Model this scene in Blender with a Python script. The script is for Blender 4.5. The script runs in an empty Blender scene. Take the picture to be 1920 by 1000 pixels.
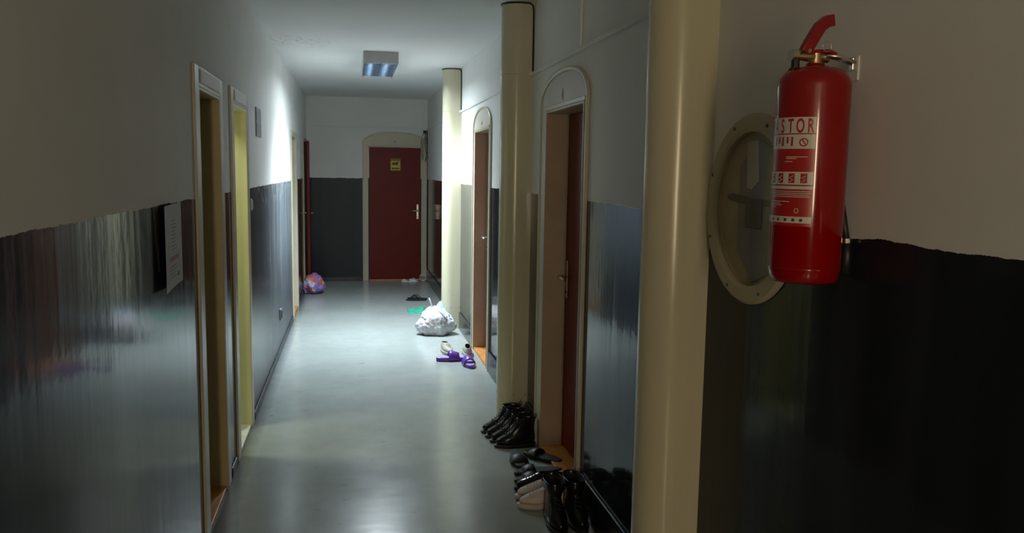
import bpy, bmesh, math, random
from mathutils import Vector, Matrix, noise
random.seed(7)
PI = math.pi
SC = bpy.context.scene
COL = SC.collection

# ------------------------------------------------------------------ camera
cam_d = bpy.data.cameras.new('camera'); cam = bpy.data.objects.new('camera', cam_d); COL.objects.link(cam)
cam_d.sensor_width = 36.0; cam_d.lens = 1526.8 / 1920 * 36.0
cam_d.clip_start = 0.02
CF = Vector((0.19224943, 0.97446069, -0.11604532)); CR = Vector((0.98132579, -0.19165737, 0.01634486)); CU = Vector((0.00631352, 0.11702056, 0.99310942))
cam.matrix_world = Matrix(((CR.x, CU.x, -CF.x, 0), (CR.y, CU.y, -CF.y, 0), (CR.z, CU.z, -CF.z, 1.6628), (0, 0, 0, 1)))
SC.camera = cam

# ------------------------------------------------------------------ world, exposure
w = bpy.data.worlds.new('world'); SC.world = w; w.use_nodes = True
w.node_tree.nodes['Background'].inputs[0].default_value = (0.05, 0.055, 0.06, 1)
w.node_tree.nodes['Background'].inputs[1].default_value = 0.2
SC.view_settings.view_transform = 'Standard'; SC.view_settings.look = 'None'
SC.view_settings.gamma = 1.0; SC.view_settings.use_curve_mapping = False
SC.view_settings.exposure = 0.95
SC.cycles.max_bounces = 10; SC.cycles.diffuse_bounces = 6; SC.cycles.glossy_bounces = 5
SC.cycles.use_denoising = True
SC.cycles.sample_clamp_indirect = 4.0

def area_light(name, loc, sx, sy, power, color, rot=(0, 0, 0)):
    l = bpy.data.lights.new(name, 'AREA'); l.shape = 'RECTANGLE'; l.size = sx; l.size_y = sy
    l.energy = power; l.color = color
    o = bpy.data.objects.new(name, l); o.location = loc; o.rotation_euler = rot; COL.objects.link(o)
    return o
# tube lamp on the corridor ceiling (inside its louvred housing)
tl = area_light('corridor_tube_light', (0.26, 8.075, 2.598), 0.27, 1.15, 46, (0.80, 0.93, 1.0))
tl.data.spread = math.radians(122)   # beam shaped by the mirror louvre
tl2 = area_light('corridor_tube_stray_light', (0.26, 8.075, 2.597), 0.20, 1.05, 22, (0.82, 0.94, 1.0))
tl2.data.spread = math.radians(168)
# warm light from behind the camera, set in an added glowing pane
area_light('rear_warm_light', (-0.15, -3.34, 1.6), 0.26, 1.4, 23.0, (1.0, 0.80, 0.54), (math.radians(90), 0, 0))
# daylight-tinted lamp of the side room behind the second left door
area_light('washroom_lamp_light', (-1.35, 5.0, 2.40), 0.3, 0.3, 9, (0.95, 1.0, 0.72))

# ------------------------------------------------------------------ materials
def new_mat(name):
    m = bpy.data.materials.new(name); m.use_nodes = True
    nt = m.node_tree; b = nt.nodes['Principled BSDF']
    return m, nt, b
def nd(nt, t, **kw):
    n = nt.nodes.new(t)
    for k, v in kw.items(): setattr(n, k, v)
    return n
def coords(nt, scale=(1, 1, 1), kind='Object'):
    tc = nd(nt, 'ShaderNodeTexCoord'); mp = nd(nt, 'ShaderNodeMapping'); mp.inputs['Scale'].default_value = scale
    nt.links.new(tc.outputs[kind], mp.inputs[0]); return mp.outputs[0]
def noise_n(nt, vec, scale, detail=3, rough=0.55):
    n = nd(nt, 'ShaderNodeTexNoise'); n.inputs['Scale'].default_value = scale; n.inputs['Detail'].default_value = detail
    n.inputs['Roughness'].default_value = rough
    nt.links.new(vec, n.inputs['Vector']); return n.outputs['Fac']
def ramp(nt, fac, stops):
    r = nd(nt, 'ShaderNodeValToRGB'); e = r.color_ramp.elements
    while len(e) < len(stops): e.new(0.5)
    for i, (p, c) in enumerate(stops):
        e[i].position = p; e[i].color = (c[0], c[1], c[2], 1) if hasattr(c, '__len__') else (c, c, c, 1)
    nt.links.new(fac, r.inputs[0]); return r.outputs[0]
def mixc(nt, fac, a, b):
    m = nd(nt, 'ShaderNodeMix', data_type='RGBA')
    for s, v in ((0, fac), (6, a), (7, b)):
        if hasattr(v, 'is_linked') or isinstance(v, bpy.types.NodeSocket): nt.links.new(v, m.inputs[s])
        else: m.inputs[s].default_value = v if s == 0 else (*v[:3], 1)
    return m.outputs[2]
def mth(nt, op, a, b=None):
    m = nd(nt, 'ShaderNodeMath', operation=op)
    for i, v in enumerate((a, b)):
        if v is None: continue
        if isinstance(v, bpy.types.NodeSocket): nt.links.new(v, m.inputs[i])
        else: m.inputs[i].default_value = v
    return m.outputs[0]
def bump(nt, b, h, strength, dist=0.01):
    n = nd(nt, 'ShaderNodeBump'); n.inputs['Strength'].default_value = strength; n.inputs['Distance'].default_value = dist
    nt.links.new(h, n.inputs['Height']); nt.links.new(n.outputs[0], b.inputs['Normal'])
def simple(name, col, rough=0.5, metal=0.0, var=0.12, vscale=12, bmp=0.0, bscale=60, stretch=(1, 1, 1), spec=0.5, coat=0.0):
    m, nt, b = new_mat(name)
    v = coords(nt, stretch)
    n = noise_n(nt, v, vscale)
    lo = tuple(c * (1 - var) for c in col); hi = tuple(min(1, c * (1 + var)) for c in col)
    nt.links.new(ramp(nt, n, [(0.3, lo), (0.7, hi)]), b.inputs['Base Color'])
    b.inputs['Roughness'].default_value = rough; b.inputs['Metallic'].default_value = metal
    b.inputs['Specular IOR Level'].default_value = spec
    b.inputs['Coat Weight'].default_value = coat
    if bmp: bump(nt, b, noise_n(nt, v, bscale), bmp, 0.004)
    return m

def wall_paint(name, dado_z=1.527, gloss=0.2, wear=0.5, seed=0.0, axis='y', base=(0.014, 0.017, 0.021), tint=(0.024, 0.028, 0.034)):
    m, nt, b = new_mat(name)
    tc = nd(nt, 'ShaderNodeTexCoord')
    sep = nd(nt, 'ShaderNodeSeparateXYZ'); nt.links.new(tc.outputs['Object'], sep.inputs[0])
    mp = nd(nt, 'ShaderNodeMapping'); mp.inputs['Location'].default_value = (seed, seed, seed)
    nt.links.new(tc.outputs['Object'], mp.inputs[0]); v = mp.outputs[0]
    st = nd(nt, 'ShaderNodeMapping'); st.inputs['Scale'].default_value = (9, 9, 0.55); nt.links.new(v, st.inputs[0]); vs = st.outputs[0]
    edge = noise_n(nt, v, 6, 6, 0.7)
    z = mth(nt, 'ADD', sep.outputs['Z'], mth(nt, 'MULTIPLY', mth(nt, 'SUBTRACT', edge, 0.5), 0.028))
    mask = mth(nt, 'LESS_THAN', z, dado_z)
    # upper limewash
    up = ramp(nt, noise_n(nt, v, 1.6, 5), [(0.3, (0.70, 0.70, 0.685)), (0.7, (0.77, 0.77, 0.755))])
    # lower oil paint with roller streaks
    s = noise_n(nt, vs, 0.9, 3, 0.5)
    dk = ramp(nt, s, [(0.32, base), (0.72, tint)])
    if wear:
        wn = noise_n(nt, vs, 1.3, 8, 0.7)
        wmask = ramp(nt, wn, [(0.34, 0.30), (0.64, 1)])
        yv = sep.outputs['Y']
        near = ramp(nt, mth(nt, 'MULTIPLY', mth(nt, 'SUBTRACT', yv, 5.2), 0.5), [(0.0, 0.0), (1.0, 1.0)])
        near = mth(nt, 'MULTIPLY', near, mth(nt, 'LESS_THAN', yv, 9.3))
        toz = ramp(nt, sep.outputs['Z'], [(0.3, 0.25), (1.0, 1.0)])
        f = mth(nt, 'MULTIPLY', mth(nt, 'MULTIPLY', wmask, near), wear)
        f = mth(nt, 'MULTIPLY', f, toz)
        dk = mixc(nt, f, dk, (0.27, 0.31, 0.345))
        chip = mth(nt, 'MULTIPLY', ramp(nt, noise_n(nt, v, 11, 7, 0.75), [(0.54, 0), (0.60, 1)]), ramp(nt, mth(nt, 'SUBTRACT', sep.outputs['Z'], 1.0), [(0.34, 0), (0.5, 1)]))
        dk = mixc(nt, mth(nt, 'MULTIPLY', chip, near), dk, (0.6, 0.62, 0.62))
    nt.links.new(mixc(nt, mask, up, dk), b.inputs['Base Color'])
    rn = noise_n(nt, vs, 0.8, 2)
    lr = mth(nt, 'ADD', gloss, mth(nt, 'MULTIPLY', rn, 0.08))
    b.inputs['Specular IOR Level'].default_value = 0.21
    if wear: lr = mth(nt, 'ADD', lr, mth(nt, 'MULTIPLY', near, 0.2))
    inv = mth(nt, 'SUBTRACT', 1.0, mask)
    nt.links.new(mth(nt, 'ADD', mth(nt, 'MULTIPLY', lr, mask), mth(nt, 'MULTIPLY', inv, 0.75)), b.inputs['Roughness'])
    hb = mth(nt, 'ADD', mth(nt, 'MULTIPLY', noise_n(nt, vs, 0.75, 3, 0.5), 1.0), mth(nt, 'MULTIPLY', noise_n(nt, v, 5.0, 4), 0.6))
    hb = mth(nt, 'MULTIPLY', hb, mth(nt, 'ADD', mth(nt, 'MULTIPLY', mask, 0.8), 0.2))
    bump(nt, b, hb, 0.13, 0.012)
    return m

M = {}
M['wall_left'] = wall_paint('left wall paint', wear=0.75, seed=3.1, gloss=0.07)
M['wall_right'] = wall_paint('right wall paint', wear=0.0, seed=11.0, gloss=0.06)
M['wall_far'] = wall_paint('far wall paint', wear=0.0, seed=5.0, gloss=0.30, base=(0.016, 0.026, 0.034), tint=(0.020, 0.032, 0.040))
M['room'] = simple('room plaster', (0.62, 0.62, 0.45), 0.7, var=0.05)
def ceiling_mat():
    m, nt, b = new_mat('ceiling plaster'); v = coords(nt)
    c = ramp(nt, noise_n(nt, v, 1.1, 5), [(0.3, (0.70, 0.705, 0.70)), (0.7, (0.76, 0.76, 0.75))])
    vm = nd(nt, 'ShaderNodeVectorMath', operation='DISTANCE'); nt.links.new(v, vm.inputs[0]); vm.inputs[1].default_value = (-0.46, 7.1, 2.7)
    near = ramp(nt, vm.outputs['Value'], [(0.10, 1), (0.42, 0)])
    sp = ramp(nt, noise_n(nt, v, 26, 6, 0.7), [(0.52, 0), (0.60, 1)])
    c = mixc(nt, mth(nt, 'MULTIPLY', mth(nt, 'MULTIPLY', near, sp), 0.55), c, (0.22, 0.21, 0.19))
    nt.links.new(c, b.inputs['Base Color']); b.inputs['Roughness'].default_value = 0.85
    bump(nt, b, noise_n(nt, v, 14, 5), 0.15, 0.01); return m
M['ceiling'] = ceiling_mat()
def floor_mat():
    m, nt, b = new_mat('worn grey floor'); v = coords(nt)
    n1 = noise_n(nt, v, 1.3, 6, 0.6); n2 = noise_n(nt, v, 9, 5, 0.6)
    c = ramp(nt, n1, [(0.3, (0.265, 0.295, 0.285)), (0.7, (0.32, 0.35, 0.34))])
    c2 = ramp(nt, n2, [(0.3, (0.94, 0.94, 0.94)), (0.7, (1.03, 1.03, 1.03))])
    mx = nd(nt, 'ShaderNodeMix', data_type='RGBA', blend_type='MULTIPLY'); mx.inputs[0].default_value = 1
    nt.links.new(c, mx.inputs[6]); nt.links.new(c2, mx.inputs[7])
    # dark scuffed grime with a ragged edge along both walls
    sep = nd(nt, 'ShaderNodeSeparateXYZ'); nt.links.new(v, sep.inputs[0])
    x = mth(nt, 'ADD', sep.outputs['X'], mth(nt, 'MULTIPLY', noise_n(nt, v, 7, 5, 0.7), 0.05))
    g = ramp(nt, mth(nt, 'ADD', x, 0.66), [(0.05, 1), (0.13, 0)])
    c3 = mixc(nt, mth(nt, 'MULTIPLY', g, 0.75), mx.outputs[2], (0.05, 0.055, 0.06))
    sc = ramp(nt, noise_n(nt, coords(nt, (1.0, 2.2, 1.0)), 8.5, 2, 0.5), [(0.715, 0), (0.74, 1)])
    c3 = mixc(nt, mth(nt, 'MULTIPLY', sc, 0.5), c3, (0.10, 0.11, 0.10))
    nt.links.new(c3, b.inputs['Base Color'])
    r = ramp(nt, noise_n(nt, v, 2.0, 2, 0.5), [(0.1, 0.17), (0.9, 0.27)])
    nt.links.new(r, b.inputs['Roughness'])
    bump(nt, b, mth(nt, 'ADD', noise_n(nt, v, 2.5, 3), mth(nt, 'MULTIPLY', noise_n(nt, v, 9, 4), 0.10)), 0.16, 0.012)
    return m
M['floor'] = floor_mat()
def column_mat():
    m, nt, b = new_mat('cream oil paint'); v = coords(nt)
    c = ramp(nt, noise_n(nt, coords(nt, (6, 6, 0.6)), 1.5, 4), [(0.3, (0.50, 0.475, 0.335)), (0.7, (0.56, 0.53, 0.385))])
    sep = nd(nt, 'ShaderNodeSeparateXYZ'); nt.links.new(v, sep.inputs[0])
    low = ramp(nt, sep.outputs['Z'], [(0.1, 1), (0.45, 0)])
    sp = ramp(nt, noise_n(nt, v, 38, 3, 0.6), [(0.64, 0), (0.68, 1)])
    c = mixc(nt, mth(nt, 'MULTIPLY', mth(nt, 'MULTIPLY', low, sp), 0.8), c, (0.10, 0.085, 0.06))
    nt.links.new(c, b.inputs['Base Color']); b.inputs['Roughness'].default_value = 0.22
    bump(nt, b, noise_n(nt, v, 5, 3), 0.12, 0.01); return m
M['cream'] = column_mat()
M['frame'] = simple('cream door frame paint', (0.50, 0.46, 0.35), 0.32, var=0.06, vscale=5, bmp=0.1, bscale=20)
M['panel'] = simple('faded lunette paint', (0.50, 0.455, 0.39), 0.5, var=0.05, vscale=6)
M['olive'] = simple('yellowed door lining paint', (0.42, 0.34, 0.17), 0.42, var=0.07, vscale=4)
M['lining'] = simple('brown beige door lining', (0.40, 0.30, 0.215), 0.42, var=0.07, vscale=4)
M['yellow_lining'] = simple('pale yellow lining', (0.62, 0.60, 0.36), 0.45, var=0.05, vscale=5)
M['red_door'] = simple('dark red door paint', (0.135, 0.007, 0.005), 0.4, var=0.12, vscale=3, spec=0.22)
M['brown_door'] = simple('brown door', (0.12, 0.08, 0.04), 0.4)
M['white_door'] = simple('off white inner door', (0.6, 0.58, 0.42), 0.4)
M['sill'] = simple('orange varnished wood', (0.46, 0.20, 0.045), 0.4, var=0.25, vscale=6, stretch=(6, 1, 1))
M['sill_pale'] = simple('pale worn threshold', (0.45, 0.46, 0.38), 0.6, var=0.2)
M['black_skirt'] = simple('black gloss skirting', (0.012, 0.014, 0.016), 0.22, var=0.3, bmp=0.2, bscale=8)
M['grey_skirt'] = simple('dark scuffed skirting', (0.035, 0.040, 0.045), 0.4, var=0.5, vscale=9, bmp=0.4, bscale=20)
M['chrome'] = simple('dull metal', (0.62, 0.58, 0.50), 0.3, 1.0)
M['silver'] = simple('silver bracket', (0.72, 0.70, 0.68), 0.28, 1.0)
M['brass'] = simple('old brass', (0.50, 0.38, 0.20), 0.35, 1.0)
M['black_rubber'] = simple('black rubber', (0.012, 0.012, 0.013), 0.45)
M['black_line'] = simple('black cable', (0.008, 0.008, 0.008), 0.5)
M['white_plastic'] = simple('white plastic', (0.66, 0.66, 0.64), 0.4, var=0.04)
M['red_gloss'] = simple('red enamel', (0.24, 0.002, 0.002), 0.13, var=0.04, vscale=3, spec=0.5)
M['red_lever'] = simple('red lever paint', (0.24, 0.008, 0.01), 0.3)
M['label_white'] = simple('label white', (0.52, 0.50, 0.45), 0.35, var=0.05)
M['label_red'] = simple('label red', (0.33, 0.012, 0.012), 0.35)
M['label_dark'] = simple('label dark', (0.08, 0.03, 0.03), 0.4)
M['lamp_metal'] = simple('grey enamelled metal', (0.40, 0.41, 0.42), 0.45, var=0.04)
M['mirror'] = simple('bright louvre aluminium', (0.62, 0.68, 0.74), 0.10, 1.0, var=0.05)
M['leather'] = simple('black leather', (0.006, 0.007, 0.008), 0.22, var=0.2, vscale=20, bmp=0.15, bscale=25, spec=0.4)
M['matte_black'] = simple('black suede', (0.010, 0.010, 0.011), 0.5, var=0.3, vscale=40)
M['sole_black'] = simple('black sole', (0.010, 0.009, 0.008), 0.6)
M['insole_teal'] = simple('worn dark insole', (0.030, 0.045, 0.048), 0.4, var=0.3)
M['inside'] = simple('dark shoe lining', (0.014, 0.012, 0.012), 0.8)
M['sneaker_white'] = simple('off white canvas', (0.55, 0.49, 0.44), 0.7, var=0.05, bmp=0.2, bscale=200)
M['sneaker_sole'] = simple('off white rubber', (0.50, 0.43, 0.38), 0.5, var=0.08)
M['grey_canvas'] = simple('grey beige canvas', (0.36, 0.35, 0.30), 0.7, var=0.12)
M['purple'] = simple('purple foam', (0.105, 0.035, 0.30), 0.35, var=0.1)
M['lavender'] = simple('light purple insole', (0.33, 0.24, 0.55), 0.45, var=0.08)
M['paper'] = simple('white paper', (0.42, 0.42, 0.41), 0.6, var=0.04)
M['ink'] = simple('grey print', (0.16, 0.16, 0.17), 0.6)
M['red_ink'] = simple('red print', (0.35, 0.02, 0.03), 0.6)
M['grey_notice'] = simple('grey notice board', (0.20, 0.205, 0.215), 0.5, var=0.25, vscale=14)
M['yellow'] = simple('yellow sticker', (0.55, 0.40, 0.03), 0.5)
M['black_ink'] = simple('black print', (0.02, 0.018, 0.01), 0.5)
M['number'] = simple('faded violet print', (0.24, 0.17, 0.22), 0.6)
M['niche_tan'] = simple('tan niche paint', (0.50, 0.43, 0.28), 0.7, var=0.1)
M['niche_back'] = simple('lavender grey panel', (0.33, 0.30, 0.345), 0.7, var=0.1)
M['pipe_dark'] = simple('dark pipe paint', (0.09, 0.08, 0.07), 0.5)
M['green'] = simple('green cloth', (0.03, 0.30, 0.20), 0.7, var=0.15, bmp=0.3)
M['white_cloth'] = simple('white crumpled cloth', (0.62, 0.60, 0.58), 0.8, var=0.06)
def bag_mat(name, stops, scale, rough=0.3, trans=0.25):
    m, nt, b = new_mat(name); v = coords(nt)
    vo = nd(nt, 'ShaderNodeTexVoronoi'); vo.inputs['Scale'].default_value = scale
    wv = nd(nt, 'ShaderNodeVectorMath', operation='ADD'); nn = nd(nt, 'ShaderNodeTexNoise'); nn.inputs['Scale'].default_value = 9
    nt.links.new(v, nn.inputs['Vector']); sc = nd(nt, 'ShaderNodeVectorMath', operation='SCALE'); sc.inputs['Scale'].default_value = 0.08
    nt.links.new(nn.outputs['Color'], sc.inputs[0]); nt.links.new(v, wv.inputs[0]); nt.links.new(sc.outputs[0], wv.inputs[1])
    nt.links.new(wv.outputs[0], vo.inputs['Vector'])
    sx = nd(nt, 'ShaderNodeSeparateColor'); nt.links.new(vo.outputs['Color'], sx.inputs[0])
    r = nd(nt, 'ShaderNodeValToRGB'); r.color_ramp.interpolation = 'CONSTANT'; e = r.color_ramp.elements
    while len(e) < len(stops): e.new(0.5)
    for i, (p, c) in enumerate(stops): e[i].position = p; e[i].color = (*c, 1)
    nt.links.new(sx.outputs[0], r.inputs[0]); nt.links.new(r.outputs[0], b.inputs['Base Color'])
    b.inputs['Roughness'].default_value = rough
    b.inputs['Subsurface Weight'].default_value = 0.0
    bump(nt, b, noise_n(nt, v, 22, 6, 0.7), 0.6, 0.02); return m
M['bag_white'] = bag_mat('white carrier bag film', [(0, (0.50, 0.51, 0.53)), (0.45, (0.47, 0.43, 0.45)), (0.7, (0.55, 0.57, 0.60))], 9)
M['bag_colour'] = bag_mat('patterned bag film', [(0, (0.22, 0.14, 0.42)), (0.28, (0.55, 0.52, 0.68)), (0.5, (0.36, 0.10, 0.22)), (0.66, (0.60, 0.42, 0.14)), (0.76, (0.50, 0.13, 0.11)), (0.88, (0.30, 0.20, 0.48))], 13)
M['bag_blue'] = simple('light blue film', (0.33, 0.55, 0.78), 0.3, bmp=0.5, bscale=30)
def pane_mat():
    m = bpy.data.materials.new('glass pane'); m.use_nodes = True; nt = m.node_tree; nt.nodes.clear()
    o = nd(nt, 'ShaderNodeOutputMaterial'); t = nd(nt, 'ShaderNodeBsdfTransparent'); g = nd(nt, 'ShaderNodeBsdfGlossy'); mx = nd(nt, 'ShaderNodeMixShader')
    t.inputs[0].default_value = (0.92, 0.92, 0.9, 1); g.inputs['Roughness'].default_value = 0.06
    f = nd(nt, 'ShaderNodeLayerWeight'); f.inputs[0].default_value = 0.5; nt.links.new(mth(nt, 'MULTIPLY', mth(nt, 'POWER', f.outputs['Facing'], 4.0), 0.5), mx.inputs[0])
    nt.links.new(t.outputs[0], mx.inputs[1]); nt.links.new(g.outputs[0], mx.inputs[2]); nt.links.new(mx.outputs[0], o.inputs[0]); return m
M['pane'] = pane_mat()
def emit(name, col, s):
    m = bpy.data.materials.new(name); m.use_nodes = True; nt = m.node_tree; b = nt.nodes['Principled BSDF']
    b.inputs['Emission Color'].default_value = (*col, 1); b.inputs['Emission Strength'].default_value = s; return m
M['tube'] = emit('fluorescent tube', (0.8, 0.92, 1.0), 3.0)
M['added_glow'] = emit('warm bulb glass', (1.0, 0.75, 0.45), 2.0)  # glow of the pane added behind the camera

# ------------------------------------------------------------------ helpers
def obj(name, bm, mat, parent=None, smooth=False, loc=None, sub=0, bevel=0.0, bseg=2, recalc=True):
    if recalc: bmesh.ops.recalc_face_normals(bm, faces=bm.faces)
    me = bpy.data.meshes.new(name); bm.to_mesh(me); bm.free()
    if smooth:
        for p in me.polygons: p.use_smooth = True
    me.materials.append(mat)
    o = bpy.data.objects.new(name, me); COL.objects.link(o)
    if parent is not None: o.parent = parent
    if loc is not None: o.location = loc
    if bevel:
        b = o.modifiers.new('b', 'BEVEL'); b.width = bevel; b.segments = bseg; b.limit_method = 'ANGLE'
    if sub:
        s = o.modifiers.new('s', 'SUBSURF'); s.levels = sub; s.render_levels = sub
    return o
def tag(o, label=None, cat=None, group=None, kind=None):
    if label: o['label'] = label
    if cat: o['category'] = cat
    if group: o['group'] = group
    if kind: o['kind'] = kind
    return o
def empty(name, loc, rz=0.0):
    o = bpy.data.objects.new(name, None); o.empty_display_size = 0.05; COL.objects.link(o)
    o.location = loc; o.rotation_euler = (0, 0, rz); return o
def box(bm, x0, x1, y0, y1, z0, z1):
    vs = [bm.verts.new((x, y, z)) for x in (x0, x1) for y in (y0, y1) for z in (z0, z1)]
    for f in ((0, 1, 3, 2), (4, 6, 7, 5), (0, 4, 5, 1), (2, 3, 7, 6), (0, 2, 6, 4), (1, 5, 7, 3)):
        bm.faces.new([vs[i] for i in f])
def boxes(*bs):
    bm = bmesh.new()
    for b in bs: box(bm, *b)
    return bm
def tube(bm, pts, r, n=8, closed=False, cap=True, flat=1.0):
    pts = [Vector(p) for p in pts]; rings = []
    N = len(pts); up0 = Vector((0.13, 0.21, 1)).normalized()
    for i, p in enumerate(pts):
        if closed: d = pts[(i + 1) % N] - pts[i - 1]
        else: d = pts[min(i + 1, N - 1)] - pts[max(i - 1, 0)]
        d.normalize(); a = d.cross(up0)
        if a.length < 0.05: a = d.cross(Vector((1, 0, 0)))
        a.normalize(); b = d.cross(a)
        rr = r[i] if hasattr(r, '__len__') else r
        rings.append([bm.verts.new(p + a * math.cos(2 * PI * k / n) * rr + b * math.sin(2 * PI * k / n) * rr * flat) for k in range(n)])
    for i in range(N if closed else N - 1):
        A, B = rings[i], rings[(i + 1) % N]
        for k in range(n): bm.faces.new((A[k], A[(k + 1) % n], B[(k + 1) % n], B[k]))
    if cap and not closed:
        bm.faces.new(rings[0][::-1]); bm.faces.new(rings[-1])
def lathe(bm, prof, n=40, c=(0, 0), axis='z', cap=True):
    rings = []
    for r, z in prof:
        rings.append([bm.verts.new((c[0] + r * math.cos(2 * PI * k / n), c[1] + r * math.sin(2 * PI * k / n), z)) for k in range(n)])
    for A, B in zip(rings, rings[1:]):
        for k in range(n): bm.faces.new((A[k], A[(k + 1) % n], B[(k + 1) % n], B[k]))
    if cap: bm.faces.new(rings[0][::-1]); bm.faces.new(rings[-1])
def prism(bm, pts, a, b, axis):
    """polygon of 2-d points extruded along an axis from a to b"""
    def P(p, t):
        return {'x': (t, p[0], p[1]), 'y': (p[0], t, p[1]), 'z': (p[0], p[1], t)}[axis]
    A = [bm.verts.new(P(p, a)) for p in pts]; B = [bm.verts.new(P(p, b)) for p in pts]
    bm.faces.new(A[::-1]); bm.faces.new(B); n = len(pts)
    for i in range(n): bm.faces.new((A[i], A[(i + 1) % n], B[(i + 1) % n], B[i]))
def text_mesh(s, size, align='CENTER', bold=0.0):
    cu = bpy.data.curves.new('t', 'FONT'); cu.body = s; cu.size = size; cu.align_x = align; cu.offset = bold * size
    o = bpy.data.objects.new('t', cu); COL.objects.link(o)
    dg = bpy.context.evaluated_depsgraph_get(); me = bpy.data.meshes.new_from_object(o.evaluated_get(dg))
    bpy.data.objects.remove(o); bm = bmesh.new(); bm.from_mesh(me); bpy.data.meshes.remove(me); return bm

XL, XR, YF, ZC, ZT = -0.648, 1.112, 12.298, 2.70, 2.266
YB = -3.4; TH = 0.28

# ------------------------------------------------------------------ setting: floor, ceiling, walls
bm = boxes((-2.3, XR + TH, YB - 0.2, YF + 0.2, -0.1, 0)); tag(obj('floor', bm, M['floor']), 'grey worn painted corridor floor', 'floor', kind='structure')
bm = boxes((-0.9, XR + TH, YB - 0.2, YF + 0.2, ZC, ZC + 0.1)); tag(obj('ceiling', bm, M['ceiling']), 'white plaster corridor ceiling', 'ceiling', kind='structure')
def wall_x(x0, x1, y0, y1, ops, extra=None):
    bm = bmesh.new(); y = y0
    for a, b, zt in sorted(ops):
        box(bm, x0, x1, y, a, 0, ZC); box(bm, x0, x1, a, b, zt, ZC); y = b
    box(bm, x0, x1, y, y1, 0, ZC); return bm
OPL = [(3.70, 4.29, 2.0), (4.74, 5.33, 2.01), (9.22, 9.98, 2.02), (11.46, 12.2, 2.04)]
bm = wall_x(XL - 0.25, XL, YB, YF, OPL)
tag(obj('wall_left', bm, M['wall_left']), 'left corridor wall, white above a dark glossy dado', 'wall', kind='structure')
OPR = [(3.85, 4.64, 2.01), (6.65, 7.43, 2.02)]
PY, PZ, PR = 2.14, 1.567, 0.222
bm = bmesh.new()
box(bm, XR, XR + TH, YB, PY - 0.25, 0, ZC); box(bm, XR, XR + TH, PY - 0.25, PY + 0.25, 0, PZ - 0.25); box(bm, XR, XR + TH, PY - 0.25, PY + 0.25, PZ + 0.25, ZC)
y = PY + 0.25
for a, b, zt in OPR: box(bm, XR, XR + TH, y, a, 0, ZC); box(bm, XR, XR + TH, a, b, zt, ZC); y = b
box(bm, XR, XR + TH, y, YF, 0, ZC)
NP = 48; ci = []; sq = []
for k in range(NP):
    t = 2 * PI * k / NP; c, s = math.cos(t), math.sin(t); q = 0.25 / max(abs(c), abs(s))
    ci.append(bm.verts.new((XR, PY + PR * c, PZ + PR * s))); sq.append(bm.verts.new((XR, PY + q * c, PZ + q * s)))
for k in range(NP):
    j = (k + 1) % NP; bm.faces.new((ci[k], ci[j], sq[j], sq[k]))
wr = obj('wall_right', bm, M['wall_right'], recalc=True)
tag(wr, 'right corridor wall, white above a black glossy dado', 'wall', kind='structure')
bm = boxes((XL, XR, YF, YF + 0.2, 0, ZC)); tag(obj('wall_far', bm, M['wall_far']), 'far end wall of the corridor with dark dado', 'wall', kind='structure')
bm = boxes((XL, XR, YB - 0.2, YB, 0, ZC)); tag(obj('wall_back', bm, M['wall_far']), 'wall behind the camera', 'wall', kind='structure')
# side rooms behind the left doors
def side_room(name, y0, y1, x1=-2.2, z=2.55):
    bm = boxes((x1, -0.9, y0 - 0.05, y0, 0, z), (x1, -0.9, y1, y1 + 0.05, 0, z), (x1 - 0.05, x1, y0, y1, 0, z), (x1, -0.9, y0, y1, z, z + 0.05))
    return tag(obj(name, bm, M['room']), 'side room shell behind the left doors', 'wall', kind='structure')
side_room('wall_washroom', 4.35, 5.75); side_room('wall_end_room', 11.2, 12.29)
# skirting
def skirt(name, x0, x1, segs, h, mat, label, prof=0.0):
    bm = bmesh.new()
    for a, b in segs: box(bm, x0, x1, a, b, 0, h)
    return tag(obj(name, bm, mat, bevel=0.004), label, 'skirting', kind='structure')
skirt('baseboard_left', XL, XL + 0.012, [(YB, 3.58), (4.42, 4.6), (5.46, 9.1), (10.1, 11.34)], 0.055, M['grey_skirt'], 'low dark scuffed skirting along the left wall')
skirt('baseboard_right', XR - 0.014, XR, [(YB, 2.38), (2.64, 3.78), (4.78, 5.04), (5.27, 6.56), (7.54, 8.42), (8.66, YF)], 0.178, M['black_skirt'], 'black glossy skirting along the right wall')
skirt('baseboard_far', XL, 0.14, [(YF - 0.012, YF)], 0.05, M['grey_skirt'], 'dark low skirting under the far wall')
# conduit strip along right and far wall
bm = boxes((XR - 0.016, XR, 2.64, 5.02, ZT - 0.011, ZT + 0.011), (XR - 0.016, XR, 5.28, 8.42, ZT - 0.011, ZT + 0.011), (XR - 0.016, XR, 8.66, YF, ZT - 0.011, ZT + 0.011),
           (XL, XR - 0.016, YF - 0.016, YF, ZT - 0.011, ZT + 0.011), (XR - 0.012, XR, 3.95, 3.964, ZT + 0.011, ZC))
tag(obj('trim_1', bm, M['ceiling'], bevel=0.003), 'thin white cable conduit high along right and far walls', 'cable conduit', kind='structure')

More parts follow.
